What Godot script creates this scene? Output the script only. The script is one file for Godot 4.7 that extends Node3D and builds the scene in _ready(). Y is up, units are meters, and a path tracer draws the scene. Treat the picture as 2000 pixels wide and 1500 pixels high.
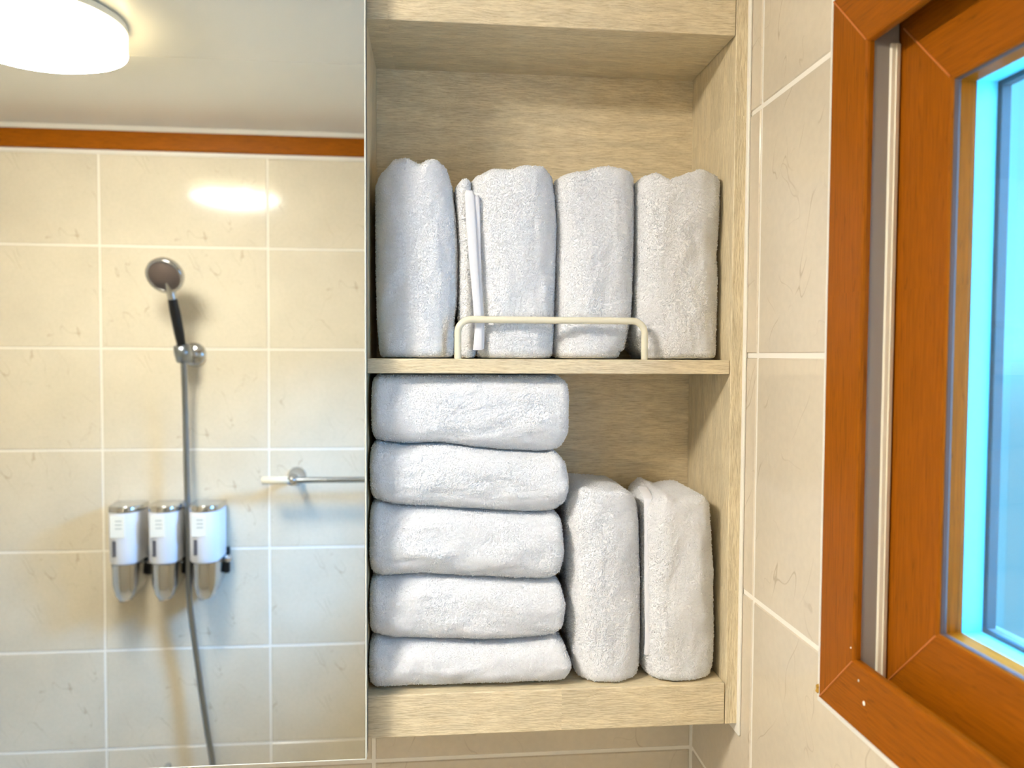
extends Node3D

# A small tiled bathroom: towel cabinet with a sliding mirror on the back wall, brown window on the right wall,
# shower things on the front wall (seen in the mirror). Metres, y up.
# The room: back wall z = 0, right wall x = XR, front wall z = ZF, left wall x = XL, ceiling y = YC.
const EYE := Vector3(0.0, 1.55, 0.9433)      # camera
const XR := 0.3228
const XL := -1.58
const ZF := 1.3973
const YC := 2.0988
const ZC := 0.1529                            # front plane of the cabinet
const ZI := 0.0166                            # face of the cabinet's back panel
const XIN := 0.3076                           # inner face of the cabinet's right side panel
const XDIV := -0.0716                         # inner face of the divider beside the mirror
const ZM := 0.1778                            # mirror plane

var rng := RandomNumberGenerator.new()
var taken := {}
var M := {}
var loop_mesh: ArrayMesh
var loops_total := 0


# ------------------------------------------------------------------ helpers
func numbered(called: String) -> String:
	var n: int = taken.get(called, 0)
	taken[called] = n + 1
	return called if n == 0 else "%s_%03d" % [called, n]

func thing(called: String, label: String, category: String, at: Vector3, group := "") -> Node3D:
	var o := Node3D.new()
	o.name = numbered(called)
	add_child(o)
	o.position = at
	tag(o, label, category, group)
	return o

func tag(o: Node, label: String, category: String, group := "") -> void:
	if label != "":
		o.set_meta("label", label)
	if category != "":
		o.set_meta("category", category)
	if group != "":
		o.set_meta("group", group)

func struct(called: String, mesh: Mesh, mat: Material, label := "", category := "") -> MeshInstance3D:
	var o := MeshInstance3D.new()
	o.name = numbered(called)
	o.mesh = mesh
	o.material_override = mat
	add_child(o)
	o.set_meta("kind", "structure")
	tag(o, label, category)
	return o

# a part whose mesh is given in world coordinates
func part(called: String, mesh: Mesh, mat: Material, parent: Node3D, label := "") -> MeshInstance3D:
	var o := MeshInstance3D.new()
	o.name = called
	o.mesh = mesh
	o.material_override = mat
	parent.add_child(o, true)
	o.position = -parent.global_position
	if label != "":
		o.set_meta("label", label)
	return o

func st_new() -> SurfaceTool:
	var st := SurfaceTool.new()
	st.begin(Mesh.PRIMITIVE_TRIANGLES)
	st.set_smooth_group(-1)
	st.set_uv(Vector2.ZERO)
	return st

func st_done(st: SurfaceTool) -> ArrayMesh:
	st.generate_normals()
	return st.commit()

func quad(st: SurfaceTool, a: Vector3, b: Vector3, c: Vector3, d: Vector3, ua := Vector2.ZERO, ub := Vector2.ZERO, uc := Vector2.ZERO, ud := Vector2.ZERO) -> void:
	for k in [[a, ua], [b, ub], [c, uc], [a, ua], [c, uc], [d, ud]]:
		st.set_uv(k[1])
		st.add_vertex(k[0])

# chamfered box in world coordinates; uv in metres with u along the grain axis
func add_box(st: SurfaceTool, lo: Vector3, hi: Vector3, bev := 0.0008, grain := 0, uv0 := Vector2.ZERO) -> void:
	var c := (lo + hi) / 2.0
	var h := (hi - lo) / 2.0
	bev = minf(bev, minf(h.x, minf(h.y, h.z)) * 0.49)
	for ax in 3:
		var p := (ax + 1) % 3
		var q := (ax + 2) % 3
		for s in [-1.0, 1.0]:
			var v: Array = []
			for k in [[-1, -1], [1, -1], [1, 1], [-1, 1]]:
				var w := Vector3.ZERO
				w[ax] = s * h[ax]
				w[p] = k[0] * (h[p] - bev)
				w[q] = k[1] * (h[q] - bev)
				v.append(c + w)
			if s > 0:
				v.reverse()
			quad(st, v[0], v[1], v[2], v[3], guv(v[0], ax, grain, uv0), guv(v[1], ax, grain, uv0), guv(v[2], ax, grain, uv0), guv(v[3], ax, grain, uv0))
	for ax in 3:                                  # edges along ax
		var p := (ax + 1) % 3
		var q := (ax + 2) % 3
		for sp in [-1.0, 1.0]:
			for sq in [-1.0, 1.0]:
				var v: Array = []
				for k in [[-1.0, 0], [1.0, 0], [1.0, 1], [-1.0, 1]]:
					var w := Vector3.ZERO
					w[ax] = k[0] * (h[ax] - bev)
					w[p] = sp * (h[p] - (bev if k[1] == 1 else 0.0))
					w[q] = sq * (h[q] - (0.0 if k[1] == 1 else bev))
					v.append(c + w)
				if sp * sq > 0:
					v.reverse()
				quad(st, v[0], v[1], v[2], v[3], guv(v[0], q, grain, uv0), guv(v[1], q, grain, uv0), guv(v[2], q, grain, uv0), guv(v[3], q, grain, uv0))
	for sx in [-1.0, 1.0]:
		for sy in [-1.0, 1.0]:
			for sz in [-1.0, 1.0]:
				var a := c + Vector3(sx * h.x, sy * (h.y - bev), sz * (h.z - bev))
				var b := c + Vector3(sx * (h.x - bev), sy * h.y, sz * (h.z - bev))
				var d := c + Vector3(sx * (h.x - bev), sy * (h.y - bev), sz * h.z)
				var tri := [a, d, b] if sx * sy * sz > 0 else [a, b, d]
				for t in tri:
					st.set_uv(guv(t, 0, grain, uv0))
					st.add_vertex(t)

func guv(v: Vector3, ax: int, grain: int, uv0: Vector2) -> Vector2:
	var rest := []
	for k in 3:
		if k != ax and k != grain:
			rest.append(k)
	if ax == grain:
		return Vector2(v[(grain + 1) % 3], v[(grain + 2) % 3]) + uv0
	return Vector2(v[grain], v[rest[0]]) + uv0

func box(lo: Vector3, hi: Vector3, bev := 0.0008, grain := 0, uv0 := Vector2.ZERO) -> ArrayMesh:
	var st := st_new()
	add_box(st, lo, hi, bev, grain, uv0)
	return st_done(st)

# surface of revolution: profile of (radius, height) along an axis through a point
func add_lathe(st: SurfaceTool, prof: Array, at: Vector3, axis: Vector3, segs := 32, smooth := 0) -> void:
	st.set_smooth_group(smooth if smooth > 0 else -1)
	axis = axis.normalized()
	var u := axis.cross(Vector3.UP if absf(axis.y) < 0.9 else Vector3.RIGHT).normalized()
	var w := axis.cross(u)
	for i in prof.size() - 1:
		for k in segs:
			var a := TAU * k / segs
			var b := TAU * (k + 1) / segs
			var p: Array = []
			for e in [[i, a], [i + 1, a], [i + 1, b], [i, b]]:
				var pr: Vector2 = prof[e[0]]
				p.append(at + axis * pr.y + (u * cos(e[1]) + w * sin(e[1])) * pr.x)
			quad(st, p[0], p[1], p[2], p[3])

func lathe(prof: Array, at: Vector3, axis := Vector3.UP, segs := 32, smooth := 1) -> ArrayMesh:
	var st := st_new()
	add_lathe(st, prof, at, axis, segs, smooth)
	return st_done(st)

# tube along points, with one radius or one for each point
func tube(pts: Array, radius, sides := 14) -> ArrayMesh:
	var st := st_new()
	st.set_smooth_group(1)
	var n := pts.size()
	var rings: Array = []
	var ref := Vector3(0.31, 0.2, 0.93)
	for i in n:
		var t: Vector3 = (pts[mini(i + 1, n - 1)] - pts[maxi(i - 1, 0)]).normalized()
		var u := (ref - t * ref.dot(t)).normalized()
		ref = u
		var w := t.cross(u)
		var r: float = radius[i] if radius is Array else radius
		var ring: Array = []
		for k in sides:
			var a := TAU * k / sides
			ring.append(pts[i] + (u * cos(a) + w * sin(a)) * r)
		rings.append(ring)
	for i in n - 1:
		for k in sides:
			var k2 := (k + 1) % sides
			quad(st, rings[i][k], rings[i][k2], rings[i + 1][k2], rings[i + 1][k])
	st.set_smooth_group(-1)
	for e in [0, n - 1]:
		for k in sides:
			var k2 := (k + 1) % sides
			var tri := [pts[e], rings[e][k2], rings[e][k]] if e == 0 else [pts[e], rings[e][k], rings[e][k2]]
			for v in tri:
				st.add_vertex(v)
	return st_done(st)

func spline(ctrl: Array, steps := 10) -> Array:
	var out: Array = []
	for i in ctrl.size() - 1:
		var p0: Vector3 = ctrl[maxi(i - 1, 0)]
		var p1: Vector3 = ctrl[i]
		var p2: Vector3 = ctrl[i + 1]
		var p3: Vector3 = ctrl[mini(i + 2, ctrl.size() - 1)]
		for k in steps:
			out.append(p1.cubic_interpolate(p2, p0, p3, float(k) / steps))
	out.append(ctrl[-1])
	return out

# piecewise smooth curve through (x, y) pairs, sorted by x
func curve_at(c: Array, x: float) -> float:
	if x <= c[0][0]:
		return c[0][1]
	for i in c.size() - 1:
		if x <= c[i + 1][0]:
			var t: float = (x - c[i][0]) / maxf(c[i + 1][0] - c[i][0], 1e-6)
			t = lerpf(t, t * t * (3.0 - 2.0 * t), 0.75)
			return lerpf(c[i][1], c[i + 1][1], t)
	return c[-1][1]

# four mitred members round a rectangle in a plane of constant x: profile of (inset, x)
func mitred(called: String, z0: float, z1: float, y0: float, y1: float, prof: Array, mat: Material, parent: Node3D, label := "", sides := [0, 1, 2, 3]) -> void:
	for side in sides:
		var st := st_new()
		for i in prof.size() - 1:
			var v: Array = []
			var uv: Array = []
			for e in [[i, side], [i + 1, side], [i + 1, (side + 1) % 4], [i, (side + 1) % 4]]:
				var pr: Vector2 = prof[e[0]]
				var corner: Vector2 = [Vector2(z0 + pr.x, y0 + pr.x), Vector2(z1 - pr.x, y0 + pr.x), Vector2(z1 - pr.x, y1 - pr.x), Vector2(z0 + pr.x, y1 - pr.x)][e[1]]
				v.append(Vector3(pr.y, corner.y, corner.x))
				uv.append(Vector2(corner.x if side % 2 == 0 else corner.y, pr.x + pr.y * 0.7 + side * 0.13))
			quad(st, v[0], v[1], v[2], v[3], uv[0], uv[1], uv[2], uv[3])
		part(called, st_done(st), mat, parent, label)

# thin weld beads along the four mitres
func mitre_beads(z0: float, z1: float, y0: float, y1: float, w0: float, w1: float, x: float, mat: Material, parent: Node3D) -> void:
	for s in [[z0, y0, 1.0, 1.0], [z1, y0, -1.0, 1.0], [z1, y1, -1.0, -1.0], [z0, y1, 1.0, -1.0]]:
		var a := Vector3(x, s[1] + s[3] * w0, s[0] + s[2] * w0)
		var b := Vector3(x, s[1] + s[3] * w1, s[0] + s[2] * w1)
		part("mitre_bead", tube([a, b], 0.0007, 6), mat, parent)

func poly_tile(poly: PackedVector2Array, deep := 0.005, bev := 0.0011) -> ArrayMesh:
	# slab from a rectilinear outline, facing +z, front at z = 0, with a small rounded edge
	if Geometry2D.is_polygon_clockwise(poly):
		poly.reverse()
	var n := poly.size()
	var inset := PackedVector2Array()
	for i in n:
		var e0 := (poly[i] - poly[(i + n - 1) % n]).normalized()
		var e1 := (poly[(i + 1) % n] - poly[i]).normalized()
		inset.append(poly[i] + (Vector2(-e0.y, e0.x) + Vector2(-e1.y, e1.x)) * bev)
	var st := st_new()
	var tri := Geometry2D.triangulate_polygon(inset)
	for k in range(0, tri.size(), 3):
		var a := inset[tri[k]]
		var b := inset[tri[k + 1]]
		var c := inset[tri[k + 2]]
		if (b - a).cross(c - a) > 0.0:
			var t := b
			b = c
			c = t
		for p in [a, b, c]:
			st.add_vertex(Vector3(p.x, p.y, 0))
	for i in n:
		var j := (i + 1) % n
		var a := Vector3(poly[i].x, poly[i].y, -bev)
		var b := Vector3(poly[j].x, poly[j].y, -bev)
		quad(st, Vector3(inset[i].x, inset[i].y, 0), Vector3(inset[j].x, inset[j].y, 0), b, a)
		quad(st, a, b, b - Vector3(0, 0, deep), a - Vector3(0, 0, deep))
	return st_done(st)

# tiles over a wall: the wall's own frame has its right along ux, up along y, and faces the room
func tile_wall(wall: Node3D, origin: Vector3, ux: Vector3, u0: float, u1: float, v0: float, v1: float, gu: float, gv: float, hole := Rect2()) -> void:
	var shared := {}
	var basis := Basis(ux, Vector3.UP, ux.cross(Vector3.UP))
	var joint := 0.0024
	var iu0 := floori((u0 - gu) / 0.4 + 1e-4)
	var iv0 := floori((v0 - gv) / 0.25 + 1e-4)
	var iu := iu0
	while gu + iu * 0.4 < u1 - 0.002:
		var iv := iv0
		while gv + iv * 0.25 < v1 - 0.002:
			var a := Vector2(maxf(gu + iu * 0.4, u0) + joint, maxf(gv + iv * 0.25, v0) + joint)
			var b := Vector2(minf(gu + iu * 0.4 + 0.4, u1) - joint, minf(gv + iv * 0.25 + 0.25, v1) - joint)
			iv += 1
			if b.x - a.x < 0.004 or b.y - a.y < 0.004:
				continue
			var polys: Array = [PackedVector2Array([a, Vector2(b.x, a.y), b, Vector2(a.x, b.y)])]
			if hole.has_area():
				var h := PackedVector2Array([hole.position, Vector2(hole.end.x, hole.position.y), hole.end, Vector2(hole.position.x, hole.end.y)])
				polys = Geometry2D.clip_polygons(polys[0], h)
			for poly in polys:
				var mid := (a + b) / 2.0
				var local := PackedVector2Array()
				for p in poly:
					local.append(p - mid)
				var key := str(local)
				if not shared.has(key):
					shared[key] = poly_tile(local)
				var o := MeshInstance3D.new()
				o.name = "tile"
				o.mesh = shared[key]
				o.material_override = M.tile[rng.randi() % M.tile.size()]
				wall.add_child(o, true)
				var lift := rng.randf_range(-0.00025, 0.00025)
				o.transform = Transform3D(basis, origin + ux * mid.x + Vector3.UP * mid.y + basis.z * lift - wall.global_position)
		iu += 1


# ------------------------------------------------------------------ materials
func mat(c: Color, rough := 0.5, metal := 0.0) -> StandardMaterial3D:
	var m := StandardMaterial3D.new()
	m.albedo_color = c
	m.roughness = rough
	m.metallic = metal
	return m

func noise(seed_: int, freq: float, oct := 3, kind := FastNoiseLite.TYPE_SIMPLEX_SMOOTH) -> FastNoiseLite:
	var n := FastNoiseLite.new()
	n.seed = seed_
	n.noise_type = kind
	n.frequency = freq
	n.fractal_octaves = oct
	return n

func tex(im: Image) -> ImageTexture:
	return ImageTexture.create_from_image(im)

func make_materials() -> void:
	# beige marble-look wall tile: soft clouds and thin broken veins
	var im := Image.create(1024, 1024, false, Image.FORMAT_RGB8)
	var n1 := noise(11, 0.0036, 4)
	var n2 := noise(23, 0.011, 2)
	var n3 := noise(37, 0.0055, 3)
	var n4 := noise(51, 0.05, 3)
	for y in 1024:
		for x in 1024:
			var v := n1.get_noise_2d(x + y * 0.45, y * 0.42)
			var vein := exp(-pow(v / 0.0075, 2.0)) * clampf(n2.get_noise_2d(x * 0.7, y * 0.5) * 3.0 + 0.30, 0.0, 1.0)
			var v2 := n3.get_noise_2d(x * 1.0 - y * 0.5 + 900.0, y * 0.6)
			vein = maxf(vein, 0.6 * exp(-pow(v2 / 0.007, 2.0)) * clampf(n2.get_noise_2d(x + 500.0, y * 0.6) * 3.0 + 0.1, 0.0, 1.0))
			var cloud := n3.get_noise_2d(x * 0.6, y * 0.6) * 0.030 + n4.get_noise_2d(x, y) * 0.018
			var c := Color(0.838, 0.790, 0.700) * (1.0 + cloud)
			c = c.lerp(Color(0.66, 0.59, 0.49), vein * 0.55)
			im.set_pixel(x, y, c)
	M.tile = []
	for k in 6:
		var m := mat(Color.WHITE, 0.10)
		m.albedo_texture = tile_tex(im) if k == 0 else M.tile[0].albedo_texture
		m.uv1_triplanar = true
		m.uv1_scale = Vector3.ONE / 0.6
		m.uv1_offset = Vector3(0.36 + 0.055 * k, 0.25 + 0.1 * ((k * 2) % 6), 0.0)
		m.metallic_specular = 0.5
		M.tile.append(m)
	M.grout = mat(Color(0.945, 0.92, 0.86), 0.85)

	# pale oak laminate, grain along u, 0.5 m by 0.25 m
	var wood := Image.create(1024, 512, false, Image.FORMAT_RGB8)
	var high := Image.create(1024, 512, false, Image.FORMAT_RGB8)
	var w1 := noise(5, 1.0, 3)
	var w2 := noise(6, 1.0, 2)
	var w3 := noise(7, 1.0, 2)
	for y in 512:
		for x in 1024:
			var mx := x * 0.488                        # millimetres
			var my := y * 0.488
			var bend := w3.get_noise_2d(mx / 70.0, my / 45.0) * 2.2
			var f := w1.get_noise_2d(mx / 30.0, (my + bend) / 1.7)
			var g := w2.get_noise_2d(mx / 11.0 + 40.0, (my + bend) / 0.6)
			var broad := w3.get_noise_2d(mx / 120.0 + 9.0, my / 18.0)
			var s := clampf(0.5 + 0.75 * f + 0.35 * g, 0.0, 1.0)
			var c := Color(0.770, 0.698, 0.552).lerp(Color(0.915, 0.858, 0.724), pow(s, 0.7))
			c = c * (1.0 + broad * 0.06)
			wood.set_pixel(x, y, c)
			high.set_pixel(x, y, Color(s, s, s))
	M.oak = mat(Color.WHITE, 0.42)
	M.oak.albedo_texture = tex(wood)
	M.oak.heightmap_enabled = true
	M.oak.heightmap_texture = tex(high)
	M.oak.heightmap_scale = 0.035
	M.oak.uv1_scale = Vector3(2.0, 4.0, 1.0)

	# orange-brown wood-grain film of the window and the cornice
	var film := Image.create(1024, 256, false, Image.FORMAT_RGB8)
	for y in 256:
		for x in 1024:
			var my := y * 0.39
			var mx := x * 0.39
			var f := w1.get_noise_2d(mx / 60.0 + 300.0, my / 2.2)
			var g := w2.get_noise_2d(mx / 25.0 + 77.0, my / 0.8)
			var line := exp(-pow(w3.get_noise_2d(mx / 160.0, my / 5.0 + 60.0) / 0.05, 2.0))
			var c := Color(0.590, 0.322, 0.030) * (1.0 + 0.10 * f + 0.05 * g - 0.13 * line)
			film.set_pixel(x, y, c)
	M.film = mat(Color.WHITE, 0.40)
	M.film.metallic_specular = 0.22
	M.film.albedo_texture = tex(film)
	M.film.uv1_scale = Vector3(2.5, 10.0, 1.0)
	M.bead = mat(Color(0.80, 0.47, 0.22), 0.4)
	M.track = mat(Color(0.60, 0.57, 0.52), 0.5)
	M.cream_plastic = mat(Color(0.93, 0.90, 0.80), 0.35)
	M.gasket = mat(Color(0.34, 0.27, 0.25), 0.6)
	M.rubber_and_gap_shade = mat(Color(0.13, 0.12, 0.12), 0.6)  # gasket rubber, also the colour of the painted shade round the sashes
	M.spacer_daylight_tint = mat(Color(0.42, 0.84, 0.90), 0.35)  # white bars; the cyan of the daylight on them is put into the colour
	M.screen_metal = mat(Color(0.36, 0.38, 0.37), 0.45)
	M.glass = mat(Color(1, 1, 1, 0.004), 0.02)
	M.glass.transparency = BaseMaterial3D.TRANSPARENCY_ALPHA
	M.glass.metallic_specular = 0.32
	M.foam = mat(Color(0.72, 0.55, 0.18), 0.8)
	M.caulk = mat(Color(0.95, 0.93, 0.88), 0.4)

	M.mirror = mat(Color(0.855, 0.870, 0.860), 0.0, 1.0)
	M.mirror_back = mat(Color(0.13, 0.11, 0.09), 0.7)
	M.mirror_edge = mat(Color(0.84, 0.84, 0.80), 0.3)
	M.white_trim = mat(Color(0.93, 0.93, 0.90), 0.25)
	M.rail = mat(Color(0.90, 0.875, 0.77), 0.22)
	M.terry = mat(Color(0.99, 0.99, 0.99), 1.0)
	M.terry.metallic_specular = 0.2
	M.loops = mat(Color(0.985, 0.985, 0.985), 1.0)
	M.loops.metallic_specular = 0.2
	M.loops.backlight_enabled = true
	M.loops.backlight = Color(0.95, 0.95, 0.95)
	M.hem = mat(Color(0.90, 0.90, 0.91), 0.9)
	M.hem.metallic_specular = 0.2
	M.ceiling = mat(Color(0.90, 0.885, 0.84), 0.28)
	M.plaster = mat(Color(0.93, 0.92, 0.89), 0.6)
	M.floor = mat(Color(0.84, 0.82, 0.78), 0.35)
	M.outside = mat(Color(0.75, 0.76, 0.76), 0.8)
	M.chrome = mat(Color(0.80, 0.80, 0.80), 0.12, 1.0)
	M.steel = mat(Color(0.60, 0.62, 0.64), 0.28, 1.0)
	M.nozzle = mat(Color(0.33, 0.28, 0.25), 0.5)
	M.black = mat(Color(0.03, 0.03, 0.03), 0.35)
	M.white_plastic = mat(Color(0.93, 0.93, 0.94), 0.3)
	M.label = mat(Color(0.96, 0.95, 0.90), 0.5)
	M.label_print = mat(Color(0.72, 0.74, 0.70), 0.5)
	M.slit = mat(Color(0.36, 0.35, 0.36), 0.3)

func tile_tex(im: Image) -> ImageTexture:
	return tex(im)


# ------------------------------------------------------------------ towels
func make_loop() -> void:
	# one loop of terry pile
	var pts: Array = []
	for k in 5:
		var t := PI * k / 4.0
		pts.append(Vector3(-cos(t) * 0.0008, sin(t) * 0.0010 - 0.0006, sin(t * 2.0) * 0.0003))
	loop_mesh = tube(pts, [0.00038, 0.00047, 0.00051, 0.00047, 0.00038], 5)

func pile(mesh: ArrayMesh, parent: Node3D, density: float, keep: Callable) -> void:
	var arr := mesh.surface_get_arrays(0)
	var vs: PackedVector3Array = arr[Mesh.ARRAY_VERTEX]
	var ns: PackedVector3Array = arr[Mesh.ARRAY_NORMAL]
	var idx: PackedInt32Array = arr[Mesh.ARRAY_INDEX]
	var where: Array[Transform3D] = []
	var carry := 0.0
	for t in range(0, idx.size(), 3):
		var a := vs[idx[t]]
		var b := vs[idx[t + 1]]
		var c := vs[idx[t + 2]]
		var n := (ns[idx[t]] + ns[idx[t + 1]] + ns[idx[t + 2]]).normalized()
		if not keep.call(n, a):
			continue
		carry += (b - a).cross(c - a).length() * 0.5 * density
		while carry >= 1.0:
			carry -= 1.0
			var u := rng.randf()
			var v := rng.randf()
			if u + v > 1.0:
				u = 1.0 - u
				v = 1.0 - v
			var up := (n + Vector3(rng.randf_range(-0.6, 0.6), rng.randf_range(-0.75, 0.45), rng.randf_range(-0.6, 0.6))).normalized()
			var x := up.cross(Vector3(rng.randf_range(-1, 1), rng.randf_range(-1, 1), rng.randf_range(-1, 1))).normalized()
			var s := rng.randf_range(0.7, 1.2)
			var tall := s * (1.7 if rng.randf() < 0.14 else 0.72)
			where.append(Transform3D(Basis(x * s, up * tall, x.cross(up) * s), a + (b - a) * u + (c - a) * v))
	var mm := MultiMesh.new()
	mm.transform_format = MultiMesh.TRANSFORM_3D
	mm.mesh = loop_mesh
	mm.instance_count = where.size()
	for i in where.size():
		mm.set_instance_transform(i, where[i])
	loops_total += where.size()
	var o := MultiMeshInstance3D.new()
	o.name = "terry_pile"
	o.multimesh = mm
	o.material_override = M.loops
	o.set_meta("kind", "stuff")
	parent.add_child(o, true)
	o.position = -parent.global_position

# A folded towel. It runs along a from a0 to a1 (up when standing, to the right when lying); lo(a) and hi(a) bound it across;
# end_lo / end_hi give the exact end as a function of the position across. zf and zb are its front and back.
func towel_mesh(standing: bool, a_lo: Array, a_hi: Array, lo: Array, hi: Array, zf: float, zb: float, n_exp: float, round_: float, seed_: int, rough := 1.0) -> ArrayMesh:
	var nz := noise(seed_, 1.0, 2)
	var around := 112
	var steps := 9
	var mid := 56
	var caps := [0.93, 0.8, 0.62, 0.42, 0.2, 0.02]
	var rings: Array = []                       # [kind, value]: 0 / 4 closing caps, 1 / 3 rounded ends, 2 the length between
	for k in range(caps.size() - 1, -1, -1):
		rings.append([0, caps[k]])
	for k in steps + 1:
		rings.append([1, PI / 2.0 * k / steps])
	for k in range(1, mid):
		rings.append([2, float(k) / mid])
	for k in range(steps, -1, -1):
		rings.append([3, PI / 2.0 * k / steps])
	for k in caps.size():
		rings.append([4, caps[k]])
	var fold := minf(0.034, (zf - zb) * 0.45)   # depth of the rounded fold at the front
	var zc := zf - fold
	var P: Array = []
	var am: float = (curve_at(a_lo, a_lo[a_lo.size() / 2][0]) + curve_at(a_hi, a_hi[a_hi.size() / 2][0])) / 2.0
	for r in rings:
		var ring := PackedVector3Array()
		var kind: int = r[0]
		var val: float = r[1]
		for k in around:
			var phi := TAU * k / around
			var cb := cos(phi)
			var cz := sin(phi)
			var n := n_exp if cz > 0.0 else 7.0
			var sb := signf(cb) * pow(absf(cb), 2.0 / n)
			var sz := signf(cz) * pow(absf(cz), 2.0 / n)
			var hz := fold if cz > 0.0 else zc - zb
			if kind == 2:
				var bm: float = (curve_at(lo, am) + curve_at(hi, am)) / 2.0 + (curve_at(hi, am) - curve_at(lo, am)) / 2.0 * sb
				var along: float = lerpf(curve_at(a_lo, bm) + round_, curve_at(a_hi, bm) - round_, val)
				var bl: float = curve_at(lo, along)
				var bh: float = curve_at(hi, along)
				ring.append(place(standing, along, (bl + bh) / 2.0 + (bh - bl) / 2.0 * sb, zc + hz * sz))
			else:
				var e: Array = a_lo if kind <= 1 else a_hi
				var sgn := 1.0 if kind <= 1 else -1.0
				var inset := round_
				var deep := 0.0
				var shrink := 1.0
				if kind == 1 or kind == 3:
					inset = round_ * (1.0 - sin(val))
					deep = round_ * (1.0 - cos(val))
				else:
					shrink = val
				var a_est: float = curve_at(e, e[e.size() / 2][0])
				var bl: float = curve_at(lo, a_est)
				var bh: float = curve_at(hi, a_est)
				var b := (bl + bh) / 2.0 + ((bh - bl) / 2.0 - inset) * shrink * sb
				ring.append(place(standing, curve_at(e, b) + sgn * deep, b, zc + (hz - inset) * shrink * sz))
		P.append(ring)
	# soft dents of the cloth
	var st := SurfaceTool.new()
	st.begin(Mesh.PRIMITIVE_TRIANGLES)
	st.set_smooth_group(0)
	for i in P.size():
		for k in around:
			var p: Vector3 = P[i][k]
			var q := Vector3(p.x * 28.0, p.y * 14.0, p.z * 28.0) if standing else Vector3(p.x * 14.0, p.y * 30.0, p.z * 28.0)
			var amp := nz.get_noise_3dv(q) * 0.0036 * rough + nz.get_noise_3dv(q * 3.3 + Vector3(7, 3, 1)) * 0.0009
			var out := Vector3(0, 0, clampf((p.z - zc) / fold * 1.3, 0.0, 1.0))
			st.add_vertex(p + out * amp)
	for i in P.size() - 1:
		for k in around:
			var k2 := (k + 1) % around
			for v in ([i * around + k, (i + 1) * around + k2, (i + 1) * around + k, i * around + k, i * around + k2, (i + 1) * around + k2] if standing else [i * around + k, (i + 1) * around + k, (i + 1) * around + k2, i * around + k, (i + 1) * around + k2, i * around + k2]):
				st.add_index(v)
	st.generate_normals()
	return st.commit()

func place(standing: bool, along: float, across: float, z: float) -> Vector3:
	return Vector3(across, along, z) if standing else Vector3(along, across, z)

func up_(c: Array, dy := 0.0) -> Array:          # heights given relative to the eye
	var out: Array = []
	for p in c:
		out.append([p[0] + EYE.y + dy, p[1]])
	return out

func lift(c: Array, dy := 0.0) -> Array:
	var out: Array = []
	for p in c:
		out.append([p[0], p[1] + EYE.y + dy])
	return out

func towel(label: String, mesh: ArrayMesh, at: Vector3, keep: Callable, density := 520000.0) -> Node3D:
	var t := thing("towel", label, "towel", at, "folded white towels in the cabinet")
	part("folded_cloth", mesh, M.terry, t)
	pile(mesh, t, density, keep)
	return t

func _ready() -> void:
	rng.seed = 7
	# ---------------------------------------------------------------- camera, sky, daylight, exposure
	var cam := Camera3D.new()
	cam.name = "camera"
	add_child(cam)
	var lens := CameraAttributesPhysical.new()
	lens.frustum_focal_length = 24.198
	lens.exposure_aperture = 4.6
	lens.frustum_focus_distance = 0.80
	cam.attributes = lens
	cam.fov = 52.75
	cam.near = 0.02
	cam.far = 200.0
	cam.transform = Transform3D(Basis(Vector3(0.99542121, 0.00539803, 0.09543311), Vector3(-0.00175209, 0.99926679, -0.03824671), Vector3(-0.0955696, 0.03790438, 0.99470081)), EYE)
	cam.current = true

	var we := WorldEnvironment.new()
	we.name = "world"
	var env := Environment.new()
	env.tonemap_mode = Environment.TONE_MAPPER_LINEAR
	env.tonemap_exposure = 1.76
	env.background_mode = Environment.BG_SKY
	var sky_mat := ProceduralSkyMaterial.new()
	sky_mat.sky_top_color = Color(0.30, 0.66, 0.88)
	sky_mat.sky_horizon_color = Color(0.47, 0.87, 0.98)
	sky_mat.sky_curve = 0.25
	sky_mat.energy_multiplier = 0.92
	sky_mat.ground_horizon_color = Color(0.45, 0.83, 0.97)
	sky_mat.ground_bottom_color = Color(0.36, 0.62, 0.74)
	var sky := Sky.new()
	sky.sky_material = sky_mat
	env.sky = sky
	env.sdfgi_enabled = true
	env.ssao_enabled = true
	env.ssil_enabled = true
	we.environment = env
	add_child(we)

	# daylight: the sky in front of the window, and an added unseen light outside, aimed at the front wall
	var day := AreaLight3D.new()
	day.name = "window_daylight"
	day.area_size = Vector2(0.60, 0.46)
	day.light_color = Color(0.55, 0.78, 1.0)
	day.light_energy = 0.45
	day.shadow_enabled = true
	add_child(day)
	day.position = Vector3(XR + 0.15, EYE.y + 0.004, EYE.z - 0.26)
	day.rotation.y = PI / 2.0
	var glow := AreaLight3D.new()
	glow.name = "added_sky_light"
	glow.area_size = Vector2(0.50, 0.50)
	glow.light_color = Color(0.38, 0.68, 1.0)
	glow.light_energy = 18.0
	glow.shadow_enabled = true
	add_child(glow)
	glow.position = Vector3(XR + 0.98, EYE.y + 0.64, EYE.z - 0.62)
	glow.look_at(Vector3(-0.55, EYE.y - 0.45, ZF))

	make_materials()
	make_loop()
	build_room()
	build_window()
	build_lamp(Vector3(-0.657, YC, 0.7600))
	build_cabinet()
	build_mirror()
	build_towels()
	build_shower()
	print("terry loops ", loops_total)


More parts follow.
